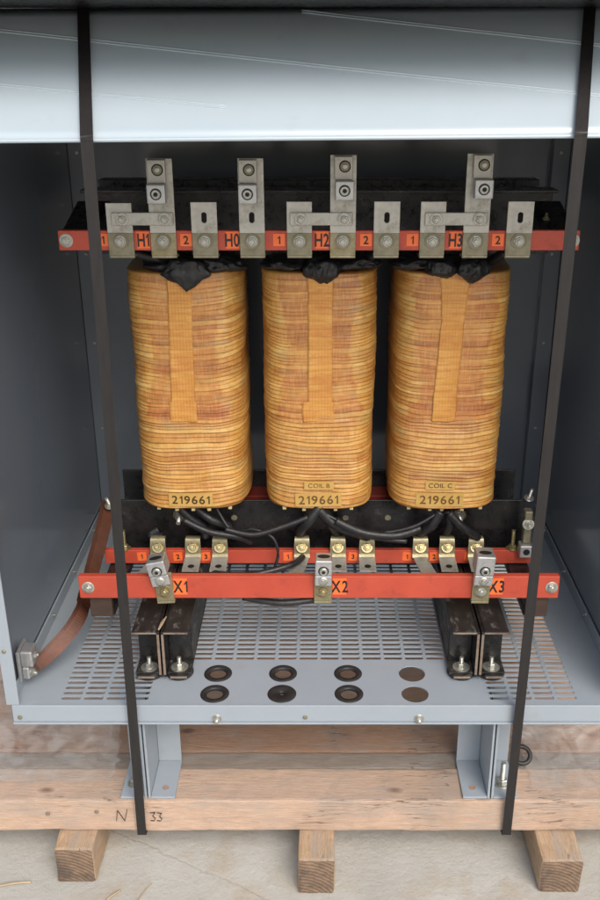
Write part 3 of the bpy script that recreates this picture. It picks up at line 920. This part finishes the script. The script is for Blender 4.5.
def px_x(px, depth): return (px - 319) / 940 * depth
def sticker(bar, txt, x, y, zc, w, h, size, tilt=0, bold=.02):
    b = MB(); mt = Matrix.Translation((x, y, zc)) @ Matrix.Rotation(tilt, 4, 'Y')
    b.box(-w / 2, w / 2, -.0006, .0, -h / 2, h / 2, M['sticker'], 0, mt)
    put_text(b, txt, size, lambda v: mt @ V((v.x, -.0009 - v.z, v.y)), M['ink'], bold=bold, sx=.66 if len(txt) > 1 else .95)
    b.build('number_sticker', bar)
TD = 1.432
for t, px, w in (('1', 103, 10), ('H1', 143.2, 13), ('2', 186, 12), ('H0', 232.3, 14), ('1', 279, 12), ('H2', 322, 13.5), ('2', 366, 12), ('1', 412.5, 12), ('H3', 455.6, 13), ('2', 498, 12)):
    sticker(top, t, px_x(px, TD), TY - .0001, .7165, w * .00150, .0255 if len(t) > 1 else .0185, .0275 if len(t) > 1 else .0175, bold=.022)
for t, px in (('X1', 180.5), ('X2', 339.5), ('X3', 496)):
    sticker(low, t, px_x(px, 1.573), LY - .0001, .1575, .023, .031, .0315)
for t, px in (('1', 142), ('2', 178), ('3', 206), ('1', 288), ('3', 353), ('1', 407), ('2', 434), ('3', 469)):
    sticker(rear, t, px_x(px, 1.749), RY - .0001, .1175, .017, .0175, .0135, tilt=.06 * (1 if px % 2 else -1))

# top tabs: flat plates hooked under the bar
def slot_plate(b, x0, x1, y0, y1, z0, z1, mat, cx, cz, rx, rz):
    """plate with an oval through hole"""
    N = 24; pts = []
    for k in range(N):
        a = 2 * math.pi * k / N + .001
        pts.append((cx + rx * math.cos(a), cz + (rz - rx) * (1 if math.sin(a) > 0 else -1) + rx * math.sin(a)))
    def outer(k):
        a = 2 * math.pi * k / N + .001; c, s_ = math.cos(a), math.sin(a)
        hx = (x1 - cx) if c > 0 else (cx - x0); hz = (z1 - cz) if s_ > 0 else (cz - z0)
        m_ = min(hx / abs(c) if abs(c) > 1e-6 else 9, hz / abs(s_) if abs(s_) > 1e-6 else 9)
        return (cx + c * m_, cz + s_ * m_)
    ang = sorted([(math.atan2(z - cz, x - cx) % (2 * math.pi), (x, z)) for x, z in ((x0, z0), (x1, z0), (x1, z1), (x0, z1))])
    ring = []
    for k in range(N): ring.append(((2 * math.pi * k / N + .001), outer(k), k))
    vs = []; fs = []
    for k in range(N):
        for y in (y0, y1): vs.append((pts[k][0], y, pts[k][1]))
        for y in (y0, y1): vs.append((outer(k)[0], y, outer(k)[1]))
    for k in range(N):
        j = (k + 1) % N; a = 4 * k; c = 4 * j
        fs += [(a, c, c + 2, a + 2), (a + 1, a + 3, c + 3, c + 1), (a, a + 1, c + 1, c), (a + 2, c + 2, c + 3, a + 3)]
    for an, (x, z) in ang:
        k = int((an - .001) / (2 * math.pi) * N) % N; j = (k + 1) % N
        i = len(vs); vs += [(x, y0, z), (x, y1, z)]
        fs += [(4 * k + 2, 4 * j + 2, i), (4 * k + 3, i + 1, 4 * j + 3), (4 * k + 2, i, i + 1, 4 * k + 3), (4 * j + 2, 4 * j + 3, i + 1, i)]
    b.add(vs, fs, mat)

def hexlug(b, x, y, z, w, d, h, sc=.0058, hexs=False):
    """lug block with a set screw on its front"""
    b.box(x - w / 2, x + w / 2, y - d, y, z - h / 2, z + h / 2, M['alu'], .0018)
    mt = Matrix.Translation((x, y - d, z)) @ Matrix.Rotation(R(90), 4, 'X')
    b.lathe([(sc * 1.25, -.0002), (sc * 1.25, .0004), (sc * 1.15, .0006)], 22, M['hole'], mt)
    b.lathe([(sc, .0003), (sc, .0016), (sc * .85, .0024), (sc * .5, .0024), (sc * .45, .0012)], 22, M['zinc'], mt)
    b.lathe([(sc * .48, .0024), (sc * .46, .0026)], 6, M['hole'], mt)

PT = .0040; PYB = TY - .0003; PYF = PYB - PT
TZB = .6935
def top_tab(px0, px1, ztop, lug=None, hole=True, gold=False):
    xa, xb = px_x(px0, TD), px_x(px1, TD); xc = (xa + xb) / 2
    b = MB()
    lo = M['tin_gold'] if gold else M['tin_mid']
    zj = .7275
    b.box(xa, xb, PYF, PYB, TZB, zj, lo, .0006)
    if hole: slot_plate(b, xa, xb, PYF, PYB, zj + .0001, ztop, M['tin'], xc, .7505, .0042, .0082)
    else: b.box(xa, xb, PYF, PYB, zj + .0001, ztop, M['tin'], .0006)
    b.box(xa, xb, PYF, TY + .02, TZB - .004, TZB - .0001, lo, .0012)
    o = b.build('terminal_tab', tr)
    q = MB(); q.bolt((xc, PYF - .0001, .7155), (0, -1, 0), .0074, M['zinc'], h=.62, stud=.35, rot=random.random(), wmat=M['tin_mid']); q.build('bolt', o)
    if lug:
        q = MB()
        x = xc + lug[0]
        zt = ztop - .001
        # upper saddle: thin plate with socket and lower protruding block
        q.box(x - .0135, x + .0135, PYF - .008, PYF - .0002, zt - .034, zt, M['tin'], .0014)
        mt = Matrix.Translation((x + .002, PYF - .008, zt - .0145)) @ Matrix.Rotation(R(90), 4, 'X')
        q.lathe([(.0088, -.0001), (.0088, .0004)], 22, M['hole'], mt)
        q.lathe([(.0070, .0001), (.0068, .0012), (.0045, .0014)], 22, M['tin_mid'], mt)
        q.lathe([(.0038, .0012), (.0036, .0030), (.0022, .0034)], 16, M['zinc'], mt)
        hexlug(q, x + lug[1], PYF - .0082, zt - .0475, .0275, .014, .028, .0068)
        q.build('lug', o)
    return o
SZ = .772
ZT = .836
tabs = [(108.5, 134, SZ, None, False, False), (151, 176.5, ZT, (-.0035, 0), False, True), (192.5, 218, SZ + .001, None, True, False),
        (240, 265, ZT, (-.004, 0), True, False), (287, 312, SZ + .002, None, False, False), (330, 355.5, ZT + .005, (.0, .0015), False, True),
        (373.5, 399, SZ + .002, None, True, False), (419.5, 444.5, SZ + .002, None, False, False), (462.5, 488, ZT + .007, (.0025, .002), False, False), (505.5, 531, SZ + .002, None, True, False)]
for (a, b_, zt, lg, hl, gd) in tabs: top_tab(a, b_, zt, lg, hl, gd)
# links joining a short and a tall tab
for a, b_ in ((112.5, 174), (290, 352.5), (424.5, 487)):
    xa, xb = px_x(a, TD - .01), px_x(b_, TD - .01)
    q = MB(); q.box(xa, xb, PYF - .0045, PYF - .0002, .7395, .7585, M['tin'], .0012)
    o = q.build('link_bar', tr)
    for x in (xa + .0165, xb - .0125):
        r = MB(); r.bolt((x, PYF - .0046, .7490), (0, -1, 0), .0062, M['zinc'], h=.7, stud=.45, rot=random.random()); r.build('bolt', o)

# rear bar tabs
def rear_tab(px, tip=True, hole=True, dx=0):
    x = px_x(px, 1.735)
    b = MB()
    b.ribbon([(x, .300, .146), (x, .292, .1545), (x, .2825, .1555), (x, .2785, .1490), (x, .2775, .142)], (1, 0, 0), lambda u: .024 + .005 * u, .003, M['tin_gold'], 5)
    b.ribbon([(x, .2775, .1420), (x, .2770, .128), (x, .272, .1205)], (1, 0, 0), .029, .003, M['tin_gold'], 5)
    o = b.build('lower_tab', tr)
    q = MB()
    if tip:
        q.ribbon([(x, .2715, .1210), (x, .226, .1185)], (1, 0, 0), .030, .0028, M['tin'], 0)
        if hole:
            q.lathe([(.0060, 0), (.0058, .0004)], 18, M['hole'], Matrix.Translation((x, .240, .1209)))
    else:
        q.ribbon([(x, .2715, .1210), (x + dx * .35, .22, .122), (x + dx, .130, .1345)], (1, 0, 0), .026, .0028, M['tin'], 6)
    q.build('tab_end', o)
    q = MB(); q.bolt((x, .2765, .1405), (0, -1, .55), .0070, M['brass'], h=.7, stud=.9); q.build('bolt', o)
rear_tab(158, False, dx=-.032); rear_tab(193); rear_tab(220)
rear_tab(302, False, dx=-.024); rear_tab(338); rear_tab(367)
rear_tab(420.5, False, dx=.022); rear_tab(447); rear_tab(476)

# front X lugs
def front_lug(px, w, zt, tilt, dy=0, gold=True):
    x = px_x(px, 1.56)
    mt = Matrix.Translation((x, 0, .155)) @ Matrix.Rotation(tilt * .25, 4, 'Y')
    b = MB()
    yb = LY - .0004
    b.box(-.0148, .0148, yb - .004, yb, -.024, .030, M['tin_gold'], .001, mt)
    b.box(-.0148, .0148, yb - .004, yb + .012, -.0285, -.0242, M['tin_gold'], .001, mt)
    o = b.build('front_tab', tr)
    q = MB(); q.bolt(mt @ V((0, yb - .0042, -.004)), (0, -1, 0), .0076, M['brass'] if gold else M['zinc'], h=.45, stud=.3, wmat=M['tin_gold']); q.build('bolt', o)
    q = MB(); d = .030; z1 = zt - .155
    mt = Matrix.Translation((x, 0, .155)) @ Matrix.Rotation(tilt, 4, 'Y')
    yf = yb - .0043
    q.box(-w / 2, w / 2, yf - .010, yf, .011, .0305, M['alu'], .002, mt)
    q.box(-w / 2, w / 2, yf - .012, yf + .018 + dy, .0308, z1, M['alu'], .0025, mt)
    m2 = mt @ Matrix.Translation((0, yf - .012, .0405)) @ Matrix.Rotation(R(90), 4, 'X')
    q.lathe([(.0088, -.0001), (.0088, .0005)], 22, M['hole'], m2)
    q.lathe([(.0072, .0001), (.0070, .0030), (.0058, .0042), (.0036, .0042)], 22, M['zinc'], m2)
    q.lathe([(.0034, .0041), (.0033, .0044)], 6, M['hole'], m2)
    m3 = mt @ Matrix.Translation((0, yf - .010, .0205)) @ Matrix.Rotation(R(90), 4, 'X')
    q.lathe([(.0078, 0), (.0078, .0012), (.0060, .0022)], 20, M['zinc'], m3)
    q.lathe([(.0045, .0020), (.0040, .0040)], 6, M['zinc'], m3)
    m4 = mt @ Matrix.Translation((0, yf + .003, z1)) @ Matrix.Diagonal((1.25, .72, 1, 1))
    q.lathe([(.0085, -.0004), (.0085, .0004)], 24, M['hole'], m4)
    q.build('lug', o)
front_lug(163.5, .031, .213, -.20, .004); front_lug(323, .028, .215, .02); front_lug(482, .031, .222, .05, .006, False)

# bare lug on the right bracket
q = MB()
q.box(.368, .392, .262, .285, .125, .150, M['alu'], .002); q.box(.374, .388, .272, .290, .1505, .215, M['tin_mid'], .002)
q.lathe([(.0062, -.0001), (.0062, .0004)], 18, M['hole'], Matrix.Translation((.380, .262, .1375)) @ Matrix.Rotation(R(90), 4, 'X'))
q.bolt((.381, .2718, .19), (0, -1, .2), .007, M['zinc'], stud=1.2); q.build('side_lug', tr)
q = MB(); q.bolt((-.392, .33, .20), (-.1, -.6, 1), .006, M['zinc'], stud=3.0); q.build('clamp_bolt', tr)
q = MB(); q.bolt((.392, .33, .215), (.1, -.4, 1), .006, M['zinc'], stud=3.0); q.build('clamp_bolt', tr)

# leads
def lead(pts, r, name='lead', mat='cable'):
    b = MB(); b.tube(pts, r, M[mat], 10); return b.build(name, tr)
lead([(-.19, .30, .212), (-.16, .285, .170), (-.12, .275, .178), (-.085, .268, .165), (-.075, .262, .135), (-.082, .262, .105)], .0028)
lead([(-.26, .30, .215), (-.235, .30, .185), (-.215, .305, .165), (-.212, .302, .146)], .0085, 'wrapped_lead', 'black_wrap')
lead([(-.235, .31, .212), (-.20, .30, .186), (-.17, .31, .165), (-.165, .302, .148)], .0085, 'wrapped_lead', 'black_wrap')
lead([(-.30, .31, .16), (-.315, .306, .150), (-.292, .300, .148)], .008, 'wrapped_lead', 'black_wrap')
lead([(0, .275, .222), (-.02, .27, .195), (-.035, .285, .170), (-.03, .300, .148)], .010, 'wrapped_lead', 'black_wrap')
lead([(.0, .275, .218), (.03, .272, .190), (.075, .27, .172), (.095, .300, .148)], .010, 'wrapped_lead', 'black_wrap')
lead([(.01, .285, .214), (.02, .28, .188), (.03, .29, .168), (.035, .300, .148)], .0095, 'wrapped_lead', 'black_wrap')
lead([(.01, .27, .212), (.06, .262, .190), (.11, .262, .178), (.17, .262, .190), (.215, .27, .214)], .0030)
lead([(.055, .268, .178), (.10, .262, .168), (.16, .262, .160)], .0045)
lead([(.22, .27, .216), (.205, .27, .188), (.188, .285, .168), (.187, .300, .150)], .009, 'wrapped_lead', 'black_wrap')
lead([(.235, .28, .214), (.240, .28, .188), (.237, .29, .168), (.236, .300, .150)], .009, 'wrapped_lead', 'black_wrap')
lead([(.235, .27, .214), (.262, .268, .185), (.29, .28, .160), (.292, .300, .148)], .0075, 'wrapped_lead', 'black_wrap')
lead([(-.20, .235, .112), (-.16, .21, .120), (-.11, .20, .128), (-.05, .22, .135), (-.03, .262, .128)], .0058)
lead([(-.13, .135, .120), (-.06, .12, .118), (.02, .13, .124)], .006)

lead([(-.17, .262, .185), (-.12, .258, .176), (-.07, .262, .188), (-.02, .268, .206)], .0052, 'wrapped_lead', 'black_wrap')
lead([(.03, .266, .200), (.08, .258, .180), (.14, .262, .172), (.185, .272, .182)], .0080, 'wrapped_lead', 'black_wrap')
lead([(-.245, .268, .200), (-.20, .262, .180), (-.15, .266, .168), (-.125, .280, .150)], .0062, 'wrapped_lead', 'black_wrap')
# ------------------------------------------------------------------ copper strap
cs = MB()
pts = [(-.398, .350, .196), (-.401, .300, .165), (-.408, .235, .125), (-.411, .175, .098), (-.411, .135, .088), (-.425, .105, .070), (-.455, .075, .045), (-.474, .056, .036)]
wd = lambda u: V((-.75, .1, .65 + .2 * u)).normalized() if u < .5 else V((-.25 - .4 * (1 - u), .35, .85)).normalized()
for k in range(4):
    off = V((.0022, -.0006, .0006)) * (k - 1.5)
    cs.ribbon([V(p) + off for p in pts], wd, .023 - .0007 * k, .0017, M['copper'], 8)
tag(cs.build('grounding_strap'), 'layered copper grounding strap curving from the red bars to the left cabinet wall', 'strap')

# ------------------------------------------------------------------ packing straps
def pstrap(top, edge, bot, label):
    b = MB(); T, E, Bt = V(top), V(edge), V(bot)
    w = .0155
    up = T + V((0, -.02, .002))
    u2 = E + (Bt - E) * .5
    b.ribbon([up, T, E + (T - E) * .008, E + V((0, -.0004, -.0010)), E + V((0, -.0002, -.0040))], (1, .0, 0), w, .0013, M['strap'], 0)
    P = [E, E.lerp(Bt, .25) + V((.0004, -.0004, 0)), E.lerp(Bt, .5) + V((0, -.0006, 0)), E.lerp(Bt, .75), Bt]
    b.ribbon(P, lambda u: V((1, .03 * math.sin(u * 5), 0)), w, .0011, M['strap'], 6)
    b.ribbon([Bt + V((0, .0004, .0006)), Bt + V((0, .008, -.0016)), Bt + V((0, .07, -.0020))], (1, 0, 0), w, .0011, M['strap'], 4)
    o = b.build('packing_strap'); tag(o, label, 'strap', 'flat black packing straps round cabinet and pallet')
def hp(x, v): return hood_pt(x / .56, v, .0045)
pstrap(hp(-.311, .755), hp(-.279, .0) + V((0, -.0058, .0)), (-.3085, .0005, -.2765), 'left of the two flat black straps, running down in front of the left coil bars')
pstrap(hp(.357, .755), hp(.314, .0) + V((0, -.0058, .0)), (.3265, .0005, -.2765), 'right of the two flat black straps, running down past the right foot bolt')

# ------------------------------------------------------------------ rubber ring and films
rg = MB(); vs = []; fs = []; N1, N2 = 40, 12
for i in range(N1):
    a = 2 * math.pi * i / N1
    for k in range(N2):
        q = 2 * math.pi * k / N2; r_ = .0150 + .0042 * math.cos(q)
        vs.append((r_ * math.cos(a), r_ * math.sin(a), .0042 * math.sin(q)))
for i in range(N1):
    for k in range(N2):
        fs.append((i * N2 + k, ((i + 1) % N1) * N2 + k, ((i + 1) % N1) * N2 + (k + 1) % N2, i * N2 + (k + 1) % N2))
rg.add(vs, fs, M['rubber'], True, Matrix.Translation((.366, .100, -.188)) @ Matrix.Rotation(R(38), 4, 'X'))
tag(rg.build('rubber_ring'), 'small black rubber ring leaning beside the right cabinet foot', 'ring')

def film(x0, x1, seed, label, fwd):
    b = MB(); vs = []; fs = []; nx, ny = 110, 60
    prof = [(fwd, -.2045), (.07, -.2035), (.095, -.202), (.125, -.198), (.155, -.18), (.19, -.12), (.22, -.06)]
    P = spline([V((0, a, z)) for a, z in prof], 10); L = len(P)
    for j in range(ny + 1):
        t = j / ny * (L - 1); i0 = min(int(t), L - 2); p = P[i0].lerp(P[i0 + 1], t - i0)
        for i in range(nx + 1):
            x = x0 + (x1 - x0) * i / nx
            q = V((x * 14 + seed, p.y * 22, p.z * 10))
            fade = min(1, (p.z + .2055) / .02 + .12)
            rid = (1 - abs(noise.noise(q * .7)) * 2) * .010 + (1 - abs(noise.noise(q * 1.6 + V((3, 0, 0)))) * 2) * .0025
            edge = .012 * noise.noise(V((j * .25, seed, 0))) if i in (0, nx) else 0
            fy = .008 * noise.noise(V((i * .2, seed, 2))) if j == 0 else 0
            vs.append((x + edge, p.y + fy - rid * fade * .6, p.z + abs(rid) * (.3 + .7 * fade) * .7))
    for j in range(ny):
        for i in range(nx):
            a = j * (nx + 1) + i; fs.append((a, a + 1, a + nx + 2, a + nx + 1))
    b.add(vs, fs, M['film'], True)
    o = b.build('plastic_film'); tag(o, label, 'plastic film', 'clear film tucked under the cabinet')
film(-.66, -.365, 4, 'crumpled clear plastic film under the cabinet left of the left foot', .05)
film(.372, .68, 9, 'crumpled clear plastic film under the cabinet right of the rubber ring', .03)

# ------------------------------------------------------------------ camera, light
cam = bpy.data.cameras.new('camera'); co = bpy.data.objects.new('camera', cam); C.objects.link(co)
co.location = (0, -1.256, .969); co.rotation_euler = (R(90 - 22.5), 0, 0)
cam.sensor_fit = 'VERTICAL'; cam.sensor_height = 24; cam.lens = 24 * 940 / 900
cam.shift_x = -19 / 900; cam.clip_start = .02; cam.clip_end = 400
scene.camera = co

w = bpy.data.worlds.new('World'); scene.world = w; w.use_nodes = True
nt = w.node_tree; bg = nt.nodes['Background']
sky = nt.nodes.new('ShaderNodeTexSky'); sky.sky_type = 'NISHITA'; sky.sun_disc = False
EL, AZ = 44, 158      # azimuth of the sun seen from the scene (180 = straight behind the camera)
sky.sun_elevation = R(EL); sky.sun_rotation = R(AZ); sky.dust_density = 3; sky.air_density = 1.2
bw = nt.nodes.new('ShaderNodeRGBToBW'); nt.links.new(sky.outputs[0], bw.inputs[0])
nt.links.new(mixc(nt, .36, sky.outputs[0], bw.outputs[0]), bg.inputs[0]); bg.inputs[1].default_value = .12
sun = bpy.data.lights.new('sun', 'SUN'); so = bpy.data.objects.new('sun', sun); C.objects.link(so)
sun.energy = 1.4; sun.angle = R(38); sun.color = (1, .95, .88)
d = V((math.sin(R(AZ)) * math.cos(R(EL)), math.cos(R(AZ)) * math.cos(R(EL)), math.sin(R(EL))))
so.rotation_euler = d.to_track_quat('Z', 'Y').to_euler()
scene.view_settings.view_transform = 'Standard'; scene.view_settings.look = 'None'
scene.view_settings.exposure = 0.72; scene.view_settings.gamma = 1
scene.render.film_transparent = False
scene.cycles.max_bounces = 10; scene.cycles.transparent_max_bounces = 12
